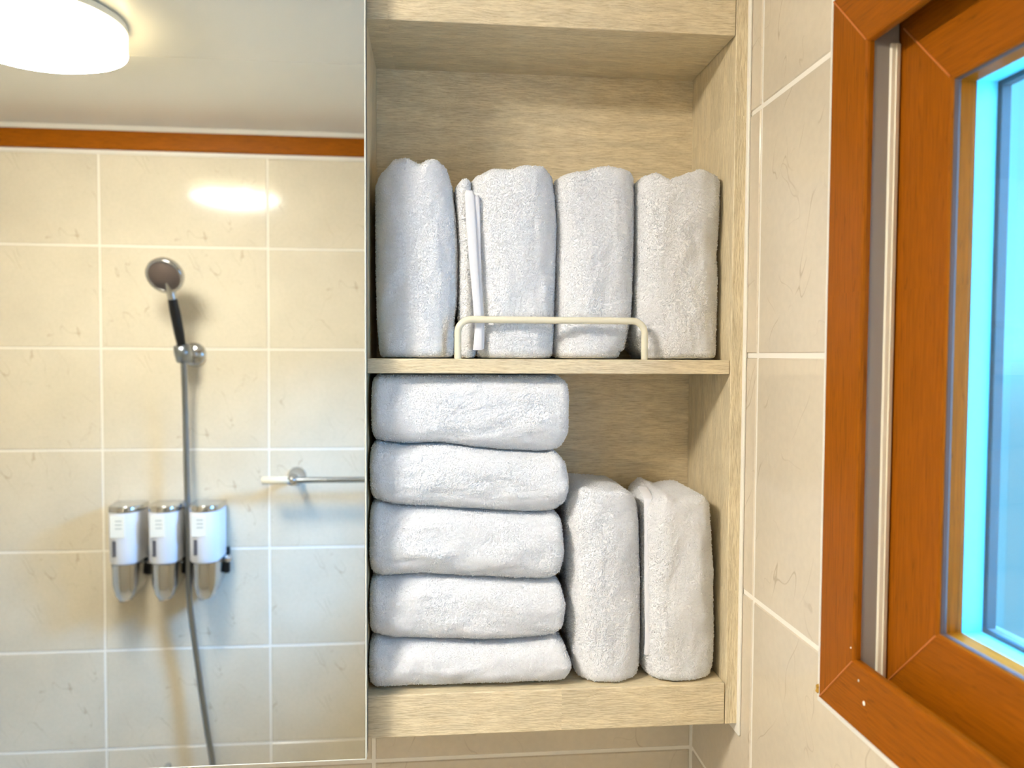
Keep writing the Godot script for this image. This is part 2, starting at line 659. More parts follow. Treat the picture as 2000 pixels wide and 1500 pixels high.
# ------------------------------------------------------------------ the room
func build_room() -> void:
	var T := 0.16
	var fl := struct("floor", box(Vector3(XL - T, -0.1, -T), Vector3(XR + T + 0.04, 0, ZF + T), 0.001), M.floor)
	var g := 0.0012                              # grout lies this deep behind the tile faces
	var ceil_ := struct("ceiling", box(Vector3(XL - T, YC + 0.006, -T), Vector3(XR + T + 0.04, YC + 0.12, ZF + T), 0.001), M.plaster)
	var seams := [0.0, 0.3250, 0.926, ZF]
	for i in 3:
		part("panel", box(Vector3(XL, YC, seams[i] + 0.0012), Vector3(XR, YC + 0.0062, seams[i + 1] - 0.0012), 0.001), M.ceiling, ceil_)
	# back wall
	var wb := struct("wall_back", box(Vector3(XL - T, -0.1, -T), Vector3(XR + T + 0.04, YC + 0.006, -g), 0.0005), M.grout)
	tile_wall(wb, Vector3(0, EYE.y, 0), Vector3.RIGHT, XL, XR, -EYE.y, 0.489, XR, 0.2504)
	# front wall, seen in the mirror
	var wf := struct("wall_front", box(Vector3(XL - T, -0.1, ZF + g), Vector3(XR + T + 0.04, YC + 0.006, ZF + T), 0.0005), M.grout)
	tile_wall(wf, Vector3(0, EYE.y, ZF), Vector3.LEFT, -XR, -XL, -EYE.y, 0.4835, 0.0206, 0.2598)
	var wl := struct("wall_left", box(Vector3(XL - T, -0.1, -T), Vector3(XL - g, YC + 0.006, ZF + T), 0.0005), M.grout)
	tile_wall(wl, Vector3(XL, EYE.y, 0), Vector3.FORWARD, -ZF, 0.0, -EYE.y, 0.489, 0.0, 0.2504)
	# right wall with the window opening
	var st := st_new()
	var hz0 := EYE.z - 0.605
	var hz1 := EYE.z + 0.0970
	var hy0 := EYE.y - 0.277
	var hy1 := EYE.y + 0.279
	var x0 := XR + g
	var x1 := XR + 0.125
	add_box(st, Vector3(x0, -0.1, -T), Vector3(x1, hy0, ZF + T), 0.0002)
	add_box(st, Vector3(x0, hy1, -T), Vector3(x1, YC + 0.006, ZF + T), 0.0002)
	add_box(st, Vector3(x0, hy0, -T), Vector3(x1, hy1, hz0), 0.0002)
	add_box(st, Vector3(x0, hy0, hz1), Vector3(x1, hy1, ZF + T), 0.0002)
	var wr := struct("wall_right", st_done(st), M.grout)
	tile_wall(wr, Vector3(XR, EYE.y, EYE.z), Vector3.BACK, -EYE.z, ZF - EYE.z, -EYE.y, 0.489, -0.759, 0.2504, Rect2(-0.6165, -0.288, 0.7250, 0.5782))
	# brown cornice and its white joints under the ceiling
	var runs := [[Vector3(XL, 0, ZF), Vector3(XR, 0, ZF), Vector3(0, 0, -1)], [Vector3(XL, 0, 0), Vector3(XR, 0, 0), Vector3(0, 0, 1)], [Vector3(XL, 0, 0), Vector3(XL, 0, ZF), Vector3(1, 0, 0)], [Vector3(XR, 0, 0), Vector3(XR, 0, ZF), Vector3(-1, 0, 0)]]
	for i in 4:
		var a: Vector3 = runs[i][0]
		var b: Vector3 = runs[i][1]
		var n: Vector3 = runs[i][2]
		var grain := 0 if i < 2 else 2
		var lo := a.min(b)
		var hi := a.max(b)
		var o := Node3D.new()
		o.name = "trim_%d" % (i + 1)
		add_child(o)
		o.set_meta("kind", "structure")
		o.position = Vector3((a.x + b.x) / 2.0, EYE.y + 0.489, (a.z + b.z) / 2.0)
		var l1 := (lo + Vector3(0, EYE.y + 0.4905, 0)).min(lo + Vector3(0, EYE.y + 0.4905, 0) + n * 0.014)
		var h1 := (hi + Vector3(0, EYE.y + 0.5352, 0)).max(hi + Vector3(0, EYE.y + 0.5352, 0) + n * 0.014)
		part("moulding", box(l1, h1, 0.003, grain), M.film, o)
		var l2 := (lo + Vector3(0, EYE.y + 0.5352, 0)).min(lo + Vector3(0, EYE.y + 0.5352, 0) + n * 0.008)
		var h2 := (hi + Vector3(0, YC, 0)).max(hi + Vector3(0, YC, 0) + n * 0.008)
		part("sealant_joint", box(l2, h2, 0.002), M.caulk, o)
		var l3 := (lo + Vector3(0, EYE.y + 0.482, 0)).min(lo + Vector3(0, EYE.y + 0.482, 0) + n * 0.003)
		var h3 := (hi + Vector3(0, EYE.y + 0.4905, 0)).max(hi + Vector3(0, EYE.y + 0.4905, 0) + n * 0.003)
		part("sealant_joint", box(l3, h3, 0.001), M.caulk, o)


func build_window() -> void:
	var zo := EYE.z - 0.6165
	var z1 := EYE.z + 0.1085
	var y0 := EYE.y - 0.288
	var y1 := EYE.y + 0.2902
	var w := Node3D.new()
	w.name = "window_1"
	add_child(w)
	w.set_meta("kind", "structure")
	w.set_meta("label", "brown wood-grain sliding window in the tiled right wall")
	w.position = Vector3(XR, y0, (zo + z1) / 2.0)
	var xf := 0.3213
	# outer frame, mitred, with its film wrapped round the inner edge
	mitred("frame_member", zo, z1, y0, y1, [Vector2(0, XR + 0.004), Vector2(0, xf + 0.0012), Vector2(0.0012, xf), Vector2(0.0505, xf), Vector2(0.0520, xf + 0.0008), Vector2(0.0528, xf + 0.0024), Vector2(0.0528, xf + 0.0058)], M.film, w)
	mitre_beads(zo, z1, y0, y1, 0.0015, 0.051, xf - 0.0001, M.bead, w)
	# grey liner of the sliding tracks behind it
	mitred("track_liner", zo, z1, y0, y1, [Vector2(0.0528, xf + 0.0058), Vector2(0.0518, xf + 0.0060), Vector2(0.0518, xf + 0.0262), Vector2(0.034, xf + 0.0262), Vector2(0.034, xf + 0.090), Vector2(0.011, xf + 0.090), Vector2(0.011, xf + 0.02)], M.track, w, "", [1, 3])
	mitred("track_liner", zo, z1, y0, y1, [Vector2(0.0528, xf + 0.0058), Vector2(0.0490, xf + 0.0060), Vector2(0.0220, xf + 0.0080), Vector2(0.0220, xf + 0.0900), Vector2(0.011, xf + 0.090), Vector2(0.011, xf + 0.02)], M.film, w, "", [0, 2])
	for zz in [[zo + 0.011, zo + 0.0517], [z1 - 0.0517, z1 - 0.011]]:
		part("corner_block", box(Vector3(xf + 0.0061, y1 - 0.0527, zz[0]), Vector3(xf + 0.0260, y1 - 0.011, zz[1]), 0.0003), M.track, w)
		part("corner_block", box(Vector3(xf + 0.0061, y0 + 0.011, zz[0]), Vector3(xf + 0.0260, y0 + 0.0527, zz[1]), 0.0003), M.track, w)
	# cream guide strip clipped into the jamb
	var st := st_new()
	add_box(st, Vector3(xf + 0.0185, y0 + 0.024, zo + 0.050), Vector3(xf + 0.0268, y1 - 0.0535, zo + 0.0535), 0.001)
	add_box(st, Vector3(xf + 0.0225, y0 + 0.024, zo + 0.0530), Vector3(xf + 0.0240, y1 - 0.054, zo + 0.0543), 0.0005)
	part("guide_strip", st_done(st), M.cream_plastic, w, "cream plastic guide strip")
	# sealant round the frame
	mitred("sealant", zo - 0.0050, z1 + 0.0050, y0 - 0.0050, y1 + 0.0050, [Vector2(0, XR + 0.0005), Vector2(0.0008, XR - 0.0006), Vector2(0.0040, XR - 0.0012), Vector2(0.0052, XR - 0.0014), Vector2(0.0052, XR + 0.0005)], M.caulk, w)
	# specks of paint and a crumb of foam left on the frame
	for p in [[-0.2480, 0.5560, 0.0011], [-0.2620, 0.5480, 0.0019], [-0.2270, 0.5680, 0.0008]]:
		part("paint_speck", lathe([Vector2(p[2], 0.0), Vector2(p[2] * 0.8, 0.0003), Vector2(0.0, 0.0005)], Vector3(xf + 0.0001, EYE.y + p[0], EYE.z - p[1]), Vector3(-1, 0.1, 0), 12), M.caulk, w)
	part("foam_crumb", lathe([Vector2(0.0, -0.004), Vector2(0.0022, -0.002), Vector2(0.0016, 0.001), Vector2(0.0020, 0.003), Vector2(0.0, 0.005)], Vector3(XR - 0.0012, y0 + 0.006, zo - 0.0022), Vector3(0, 1, 0.1), 9, 0), M.foam, w)
	build_sash(w, EYE.z - 0.574, EYE.z - 0.215, EYE.y - 0.2635, EYE.y + 0.2590, 0.3492, true)
	build_sash(w, EYE.z - 0.262, EYE.z + 0.0850, EYE.y - 0.2635, EYE.y + 0.2590, 0.3830, false)
	# dark metal frame of the insect screen outside
	mitred("screen_frame", EYE.z - 0.630, EYE.z + 0.0870, EYE.y - 0.2680, EYE.y + 0.2680, [Vector2(0.0, 0.424), Vector2(0.0, 0.420), Vector2(0.020, 0.420), Vector2(0.022, 0.426), Vector2(0.058, 0.430), Vector2(0.058, 0.436), Vector2(0.0, 0.436)], M.screen_metal, w)

func build_sash(w: Node3D, za: float, zb: float, ya: float, yb: float, x: float, near: bool) -> void:
	var s := Node3D.new()
	s.name = "sash"
	w.add_child(s, true)
	s.position = Vector3(x, ya, (za + zb) / 2.0) - w.position
	s.set_meta("label", "brown inner sliding sash" if near else "brown outer sliding sash")
	var d := 0.0695
	var wt := 0.0600 if near else 0.06
	d = wt + 0.010
	mitred("stile_and_rail", za, zb, ya, yb, [Vector2(0, x + 0.030), Vector2(0, x + 0.0030), Vector2(0.0050, x + 0.0028), Vector2(0.0050, x + 0.0012), Vector2(0.0062, x), Vector2(d - 0.0030, x), Vector2(d - 0.0012, x + 0.0006), Vector2(d - 0.0006, x + 0.0016)], M.film, s)
	mitre_beads(za, zb, ya, yb, 0.012, d - 0.003, x - 0.0001, M.bead, s)
	mitred("sash_gap_shade", za, zb, ya, yb, [Vector2(-0.004, x + 0.0040), Vector2(-0.004, x + 0.0026), Vector2(0.0049, x + 0.0022), Vector2(0.0049, x + 0.0027)], M.rubber_and_gap_shade, s)  # dark strip painted in for the shade in the gap round the sash
	mitred("glazing_gasket", za, zb, ya, yb, [Vector2(d - 0.0016, x + 0.0012), Vector2(d - 0.0002, x + 0.0022), Vector2(d + 0.0006, x + 0.0042), Vector2(d - 0.0004, x + 0.0062)], M.gasket, s)
	mitred("glazing_bead", za, zb, ya, yb, [Vector2(d - 0.0004, x + 0.0060), Vector2(d + 0.0008, x + 0.0140), Vector2(d + 0.0008, x + 0.0165), Vector2(d - 0.01, x + 0.0165)], M.film, s)
	var i := d - 0.004
	part("glass_pane", box(Vector3(x + 0.0168, ya + i, za + i), Vector3(x + 0.0170, yb - i, zb - i), 0.00002), M.glass, s)
	mitred("spacer_bar", za, zb, ya, yb, [Vector2(d - 0.008, x + 0.0172), Vector2(d + 0.0004, x + 0.0172), Vector2(d + 0.0004, x + 0.0325), Vector2(d - 0.008, x + 0.0325)], M.spacer_daylight_tint, s)
	part("glass_pane", box(Vector3(x + 0.0327, ya + i, za + i), Vector3(x + 0.0329, yb - i, zb - i), 0.00002), M.glass, s)
	mitred("outer_gasket", za, zb, ya, yb, [Vector2(d - 0.02, x + 0.0331), Vector2(d + 0.0040, x + 0.0331), Vector2(d + 0.0036, x + 0.0400), Vector2(d - 0.02, x + 0.0400)], M.rubber_and_gap_shade, s)


func build_lamp(at: Vector3) -> void:
	var t := thing("ceiling_lamp", "round white flush ceiling lamp switched on, lighting the bathroom", "lamp", at)
	var R := 0.140
	part("base_ring", lathe([Vector2(0.0, -0.0005), Vector2(R - 0.004, -0.0005), Vector2(R + 0.001, -0.003), Vector2(R + 0.001, -0.0135), Vector2(0.0, -0.0135)], at, Vector3.UP, 64, 0), M.white_trim, t)
	var glow := mat(Color(0.95, 0.94, 0.90), 0.4)
	glow.emission_enabled = true
	glow.emission = Color(1.0, 0.978, 0.945)
	glow.emission_energy_multiplier = 60.0
	var band := mat(Color(0.95, 0.93, 0.86), 0.4)
	band.emission_enabled = true
	band.emission = Color(1.0, 0.90, 0.68)
	band.emission_energy_multiplier = 5.0
	part("side_band", lathe([Vector2(R - 0.002, -0.0137), Vector2(R, -0.016), Vector2(R, -0.0449)], at, Vector3.UP, 72), band, t, "dimmer warm side of the lamp")
	var prof: Array = [Vector2(R, -0.045)]
	for k in range(1, 13):
		var th := PI / 2.0 * k / 12.0
		prof.append(Vector2(R * cos(th) if k < 12 else 0.0, -0.045 - 0.020 * sin(th)))
	# flatter face than a quarter ellipse
	for k in range(1, prof.size()):
		var p: Vector2 = prof[k]
		prof[k] = Vector2(p.x, -0.045 - 0.028 * (1.0 - pow(p.x / R, 2.2)))
	part("diffuser", lathe(prof, at, Vector3.UP, 72), glow, t, "glowing white diffuser")
	for k in 7:                                  # its light-emitting boards
		var led := OmniLight3D.new()
		led.name = "lamp_light"
		led.light_color = Color(1.0, 0.978, 0.945)
		led.light_energy = 0.010
		led.light_size = 0.008
		led.omni_range = 8.0
		led.omni_attenuation = 2.0
		led.shadow_enabled = true
		t.add_child(led, true)
		var r := 0.0 if k == 6 else 0.098
		led.position = Vector3(cos(TAU * k / 6.0) * r, -0.048, sin(TAU * k / 6.0) * r)


func build_cabinet() -> void:
	var yT := EYE.y + 0.3760
	var yH := EYE.y + 0.3320
	var yS := EYE.y - 0.0046
	var yB := EYE.y - 0.3946
	var yBt := EYE.y - 0.3503
	var xl := -0.672
	var t := thing("towel_cabinet", "pale oak laminate wall cabinet with open towel shelves beside mirror", "cabinet", Vector3((xl + XR) / 2.0, yB, 0.0))
	part("back_panel", box(Vector3(xl + 0.014, yB + 0.01, 0.0012), Vector3(XIN + 0.004, yT - 0.01, ZI), 0.0003, 0, Vector2(0.11, 0.03)), M.oak, t)
	part("side_panel", box(Vector3(XIN, yB, 0.0012), Vector3(XR - 0.0022, yT, ZC), 0.0006, 1, Vector2(0.2, 0.05)), M.oak, t)
	part("side_panel", box(Vector3(xl, yB, 0.0012), Vector3(xl + 0.0145, yT, ZC), 0.0006, 1), M.oak, t)
	part("divider", box(Vector3(XDIV - 0.015, yBt + 0.0002, ZI + 0.0002), Vector3(XDIV, yH - 0.0002, ZC - 0.0005), 0.0006, 1, Vector2(0.33, 0.1)), M.oak, t)
	part("header_board", box(Vector3(xl + 0.0148, yH, ZI + 0.0002), Vector3(XIN - 0.0006, yT, ZC), 0.0007, 0, Vector2(0.05, 0.13)), M.oak, t)
	part("bottom_board", box(Vector3(xl + 0.0148, yB, ZI + 0.0002), Vector3(XIN - 0.0009, yBt, ZC), 0.0009, 0, Vector2(0.37, 0.21)), M.oak, t)
	var sh := part("shelf", box(Vector3(XDIV + 0.0003, yS - 0.0149, ZI + 0.0002), Vector3(XIN - 0.0007, yS, ZC - 0.002), 0.0006, 0, Vector2(0.19, 0.02)), M.oak, t)
	# guard rail: one bent cream rod
	var r := 0.0036
	var zr := EYE.z - 0.801
	var x0 := 0.0206
	var x1 := 0.2172
	var yt := EYE.y + 0.0360
	var pts: Array = [Vector3(x0, yS - 0.001, zr)]
	for k in 11:
		var a := PI / 2.0 * k / 10.0
		pts.append(Vector3(x0 + 0.0135 * (1.0 - cos(a)), yt - 0.0135 * (1.0 - sin(a)), zr))
	for k in 11:
		var a := PI / 2.0 * k / 10.0
		pts.append(Vector3(x1 - 0.0135 * (1.0 - sin(a)), yt - 0.0135 * (1.0 - cos(a)), zr))
	pts.append(Vector3(x1, yS - 0.001, zr))
	part("guard_rail", tube(pts, r, 18), M.rail, sh, "cream bent rod rail on the shelf front")
	part("sealant", box(Vector3(XR - 0.0028, yB - 0.011, 0.0012), Vector3(XR - 0.0001, yT, ZC + 0.0055), 0.0012), M.caulk, t, "white sealant line")


func build_mirror() -> void:
	var xa := -0.664
	var xb := -0.0694
	var ya := EYE.y - 0.4031
	var yb := EYE.y + 0.3785
	var t := thing("mirror", "large rectangular frameless mirror with thin white edge covering left half of cabinet", "mirror", Vector3((xa + xb) / 2.0, ya, ZM))
	part("mirror_glass", box(Vector3(xa + 0.0021, ya + 0.0011, ZM - 0.005), Vector3(xb - 0.0015, yb - 0.0015, ZM), 0.0001), M.mirror, t)
	var st := st_new()
	add_box(st, Vector3(xb - 0.0014, ya, ZM - 0.006), Vector3(xb, yb, ZM + 0.0005), 0.0003)
	part("edge_trim", st_done(st), M.mirror_edge, t)
	part("edge_trim", box(Vector3(xa, ya, ZM - 0.006), Vector3(xa + 0.002, yb, ZM + 0.0005), 0.0003), M.mirror_edge, t)
	part("edge_trim", box(Vector3(xa + 0.0021, ya, ZM - 0.006), Vector3(xb - 0.0015, ya + 0.0010, ZM + 0.0005), 0.0003), M.mirror_edge, t)
	part("edge_trim", box(Vector3(xa + 0.0021, yb - 0.0014, ZM - 0.006), Vector3(xb - 0.0015, yb, ZM + 0.0005), 0.0003), M.mirror_edge, t)
	part("backing_board", box(Vector3(xa + 0.0004, ya + 0.0004, ZM - 0.018), Vector3(xb - 0.0004, yb - 0.0004, ZM - 0.0061), 0.0004), M.mirror_back, t)
	# rail on which it hangs on the cabinet front
	part("hanger_rail", box(Vector3(xa + 0.02, yb - 0.045, ZC + 0.0006), Vector3(xb - 0.012, yb - 0.018, ZM - 0.0181), 0.001), M.steel, t)
	part("hanger_rail", box(Vector3(xa + 0.02, ya + 0.022, ZC + 0.0006), Vector3(xb - 0.012, ya + 0.040, ZM - 0.0181), 0.001), M.steel, t)


func build_towels() -> void:
	var e := EYE.y
	var front_only := func(n: Vector3, p: Vector3) -> bool: return n.z > -0.25 and n.y > -0.85
	var yS := e - 0.0046
	# upper shelf: four towels standing side by side
	var zf := EYE.z - 0.8105
	var zb := ZI + 0.006
	var m1 := towel_mesh(true, [[0, yS + 0.001], [1, yS + 0.001]], lift([[-0.0654, 0.1814], [-0.0564, 0.19], [-0.0433, 0.201], [-0.0338, 0.2023], [-0.0189, 0.1964], [-0.0109, 0.2008], [-0.0046, 0.2031], [0.0056, 0.1987], [0.0158, 0.1889]]),
		up_([[-0.002, -0.0614], [0.0381, -0.064], [0.0808, -0.065], [0.1285, -0.0655], [0.1814, -0.0654]]), up_([[0.0006, 0.0168], [0.0319, 0.0172], [0.0654, 0.0209], [0.1062, 0.0213], [0.1394, 0.0196], [0.1718, 0.0158], [0.1898, 0.012]]), zf, zb, 2.7, 0.007, 101)
	towel("folded white towel standing on upper shelf against the mirror edge", m1, Vector3(-0.022, yS, 0.08), front_only)
	var m2 := towel_mesh(true, [[0, yS + 0.001], [1, yS + 0.001]], lift([[0.0352, 0.1862], [0.0432, 0.1891], [0.0582, 0.1943], [0.0745, 0.1931], [0.0897, 0.1979], [0.1099, 0.199], [0.1198, 0.1939], [0.127, 0.1865]]),
		up_([[-0.0027, 0.0405], [0.1, 0.0385], [0.1825, 0.0345]]), up_([[-0.0022, 0.124], [0.0329, 0.1254], [0.058, 0.1258], [0.0918, 0.1266], [0.1385, 0.1279], [0.1649, 0.126], [0.1843, 0.1232]]), zf, zb, 2.7, 0.007, 102)
	var t2 := towel("folded white towel with hemmed end showing, standing behind guard rail on upper shelf", m2, Vector3(0.08, yS, 0.08), front_only)
	var m2b := towel_mesh(true, [[0, yS + 0.001], [1, yS + 0.001]], lift([[0.0165, 0.1800], [0.0319, 0.1856], [0.0440, 0.188]]), up_([[-0.0027, 0.0225], [0.1036, 0.0222], [0.1825, 0.0180]]), up_([[-0.0027, 0.0420], [0.1036, 0.0400], [0.1825, 0.0360]]), zf - 0.009, zb, 2.4, 0.006, 112, 0.3)
	part("side_layer", m2b, M.terry, t2)
	pile(m2b, t2, 520000.0, front_only)
	# its hem: two flat woven layers hanging at the front
	hem(t2, [Vector3(0.0322, e + 0.1705, zf - 0.004), Vector3(0.0345, e + 0.135, zf - 0.001), Vector3(0.0368, e + 0.100, zf + 0.0005), Vector3(0.0402, e + 0.058, zf + 0.0015), Vector3(0.0425, e + 0.025, zf + 0.002), Vector3(0.0415, e + 0.0045, zf + 0.001)], [0.0048, 0.0052, 0.0046, 0.0042, 0.0044, 0.0052])
	hem(t2, [Vector3(0.0392, e + 0.1660, zf - 0.006), Vector3(0.0408, e + 0.140, zf - 0.0045), Vector3(0.0420, e + 0.100, zf - 0.003), Vector3(0.0440, e + 0.058, zf - 0.002), Vector3(0.0458, e + 0.025, zf - 0.001), Vector3(0.0450, e + 0.0055, zf - 0.002)], [0.0040, 0.0034, 0.0030, 0.0028, 0.0030, 0.0034])
	var m3 := towel_mesh(true, [[0, yS + 0.001], [1, yS + 0.001]], lift([[0.1231, 0.1891], [0.1407, 0.1934], [0.1561, 0.1954], [0.1694, 0.1998], [0.1799, 0.2009], [0.195, 0.1997], [0.2056, 0.1984], [0.2135, 0.1932]]),
		up_([[-0.0021, 0.1262], [0.0782, 0.1278], [0.1325, 0.1285], [0.1854, 0.1248]]), up_([[-0.0023, 0.1989], [0.0088, 0.2044], [0.0254, 0.2081], [0.0425, 0.2113], [0.0761, 0.2121], [0.1266, 0.2132], [0.1866, 0.213]]), zf - 0.003, zb, 2.7, 0.007, 103)
	towel("plain folded white towel standing behind right half of the guard rail", m3, Vector3(0.168, yS, 0.08), front_only)
	var m4 := towel_mesh(true, [[0, yS + 0.001], [1, yS + 0.001]], lift([[0.2136, 0.1888], [0.2225, 0.1929], [0.232, 0.1948], [0.2468, 0.187], [0.2518, 0.1896], [0.2693, 0.1953], [0.2795, 0.1988], [0.2955, 0.1965], [0.3064, 0.1935], [0.3111, 0.1892]]),
		up_([[-0.0033, 0.2256], [0.012, 0.2190], [0.0337, 0.2154], [0.0762, 0.2155], [0.1201, 0.2155], [0.1878, 0.2141]]), up_([[-0.0029, 0.3050], [0.0435, 0.3058], [0.0858, 0.3055], [0.1113, 0.3040], [0.1285, 0.3053], [0.1622, 0.3063], [0.1898, 0.3063]]), zf + 0.003, zb, 2.9, 0.007, 104)
	towel("wide folded white towel standing on upper shelf against the right side panel", m4, Vector3(0.262, yS, 0.08), front_only)

	# lower left: five towels lying in a stack
	var zs := EYE.z - 0.7935
	var seam := [
		[[-0.067, -0.0203], [0.137, -0.0203]],
		[[-0.0671, -0.0908], [-0.0539, -0.0925], [-0.0296, -0.0948], [-0.0115, -0.0938], [0.0029, -0.0934], [0.0243, -0.0962], [0.0459, -0.0993], [0.0746, -0.1019], [0.1041, -0.1035], [0.1227, -0.1033], [0.1365, -0.1018]],
		[[-0.0703, -0.1529], [-0.0635, -0.1541], [-0.0397, -0.1582], [-0.0114, -0.1602], [0.0315, -0.1635], [0.0749, -0.1662], [0.1045, -0.1678], [0.1265, -0.167], [0.137, -0.166]],
		[[-0.0704, -0.2316], [-0.0583, -0.2329], [-0.0375, -0.2318], [-0.0151, -0.2315], [0.0075, -0.2339], [0.0453, -0.2361], [0.0835, -0.2383], [0.1143, -0.2396], [0.1326, -0.2394]],
		[[-0.0705, -0.2951], [-0.0644, -0.2958], [-0.0375, -0.2999], [0.0076, -0.3023], [0.0532, -0.3043], [0.0916, -0.3038], [0.1286, -0.3004], [0.1353, -0.3001]],
		[[-0.0712, -0.3498], [0.143, -0.3498]]]
	var left := [-0.0672, -0.0685, -0.0690, -0.0693, -0.0698]
	var right := [
		[[-0.1034, 0.1290], [-0.0968, 0.1331], [-0.0794, 0.1374], [-0.0619, 0.1372], [-0.0325, 0.1375], [-0.0222, 0.1320]],
		[[-0.1637, 0.1309], [-0.1522, 0.1352], [-0.1347, 0.1373], [-0.1171, 0.1349], [-0.1039, 0.1288]],
		[[-0.2382, 0.1265], [-0.2272, 0.1303], [-0.2117, 0.1327], [-0.2007, 0.1323], [-0.1786, 0.131], [-0.1681, 0.1276]],
		[[-0.3004, 0.1286], [-0.2861, 0.1333], [-0.2661, 0.135], [-0.2505, 0.1321], [-0.238, 0.129]],
		[[-0.3498, 0.1340], [-0.3444, 0.1390], [-0.3288, 0.1415], [-0.3146, 0.1365], [-0.3016, 0.1303]]]
	var words := ["topmost folded white towel of the lying stack, squeezed under upper shelf", "second folded white towel from top of the lying stack", "middle folded white towel of the lying stack of five", "fourth folded white towel from top of the lying stack", "bottom folded white towel of the lying stack, resting on bottom board"]
	for i in 5:
		var ends: Array = []
		for p in right[i]:
			ends.append([p[0] + e, p[1]])
		var m := towel_mesh(false, [[0, left[i]], [3, left[i]]], ends, lift(seam[i + 1], 0.0005 if i < 4 else 0.0006), lift(seam[i], -0.0005 if i > 0 else -0.0010), zs - [0.004, 0.001, 0.0, 0.0015, 0.0][i], zb, 2.6, 0.009, 120 + i)
		towel(words[i], m, Vector3(0.034, e + seam[i + 1][0][1], 0.08), func(n: Vector3, p: Vector3) -> bool: return n.z > -0.2 and absf(n.y) < 0.98)

	# lower right: two towels standing
	var yb := e - 0.3503 + 0.001
	var top1 := lift([[0.1313, -0.1599], [0.144, -0.1468], [0.1545, -0.1414], [0.1763, -0.143], [0.1982, -0.1447], [0.2089, -0.1498], [0.2175, -0.1594]])
	var mb := towel_mesh(true, [[0, yb], [1, yb]], top1, up_([[-0.357, 0.150], [-0.30, 0.1440], [-0.18, 0.1400]]), up_([[-0.3562, 0.2182], [-0.341, 0.22], [-0.3082, 0.2204], [-0.2541, 0.2204], [-0.189, 0.2182], [-0.1582, 0.2158]]), EYE.z - 0.7975, zb + 0.005, 2.7, 0.008, 131)
	towel("folded white towel standing on bottom board between the stack and another towel", mb, Vector3(0.18, yb, 0.08), front_only)
	var top2 := lift([[0.2249, -0.1612], [0.2333, -0.1523], [0.2417, -0.1468], [0.2549, -0.1548], [0.268, -0.1516], [0.2835, -0.1507], [0.2927, -0.1564], [0.2992, -0.1661]])
	var mc := towel_mesh(true, [[0, yb], [1, yb]], top2, up_([[-0.357, 0.2260], [-0.28, 0.2235], [-0.18, 0.2225]]), up_([[-0.357, 0.2990], [-0.3331, 0.3020], [-0.3, 0.3028], [-0.2425, 0.3010], [-0.2011, 0.2985], [-0.166, 0.2955]]), EYE.z - 0.7940, zb + 0.005, 2.7, 0.008, 132)
	var tc := towel("folded white towel with long hem strip, standing against right side panel on bottom board", mc, Vector3(0.263, yb, 0.08), front_only)
	var zh := EYE.z - 0.812
	hem(tc, [Vector3(0.2265, e - 0.1460, zh - 0.030), Vector3(0.2268, e - 0.1520, zh - 0.008), Vector3(0.2272, e - 0.165, zh), Vector3(0.2276, e - 0.2324, zh + 0.002), Vector3(0.2292, e - 0.2979, zh + 0.003), Vector3(0.2290, e - 0.3240, zh + 0.002)], [0.0052, 0.0056, 0.0054, 0.0052, 0.0056, 0.0060])

# a flat woven band: rounded, some 3 mm thick, along a path
func hem(parent: Node3D, ctrl: Array, half: Array) -> void:
	var pts := spline(ctrl, 10)
	var st := st_new()
	st.set_smooth_group(1)
	var rings: Array = []
	var n := pts.size()
	for i in n:
		var f := float(i) / (n - 1) * (half.size() - 1)
		var hw: float = lerpf(half[int(f)], half[mini(int(f) + 1, half.size() - 1)], f - int(f))
		var ring: Array = []
		for k in 16:
			var a := TAU * k / 16.0
			var t := 0.0022 * (1.0 if i > 0 and i < n - 1 else 0.6)
			ring.append(pts[i] + Vector3(signf(cos(a)) * pow(absf(cos(a)), 0.7) * hw * (1.0 if i > 1 else 0.8), 0, sin(a) * t))
		rings.append(ring)
	for i in n - 1:
		for k in 16:
			var k2 := (k + 1) % 16
			quad(st, rings[i][k], rings[i + 1][k], rings[i + 1][k2], rings[i][k2])
	for e in [0, n - 1]:
		for k in 16:
			for v in [pts[e], rings[e][k], rings[e][(k + 1) % 16]]:
				st.add_vertex(v)
	part("hem", st_done(st), M.hem, parent)


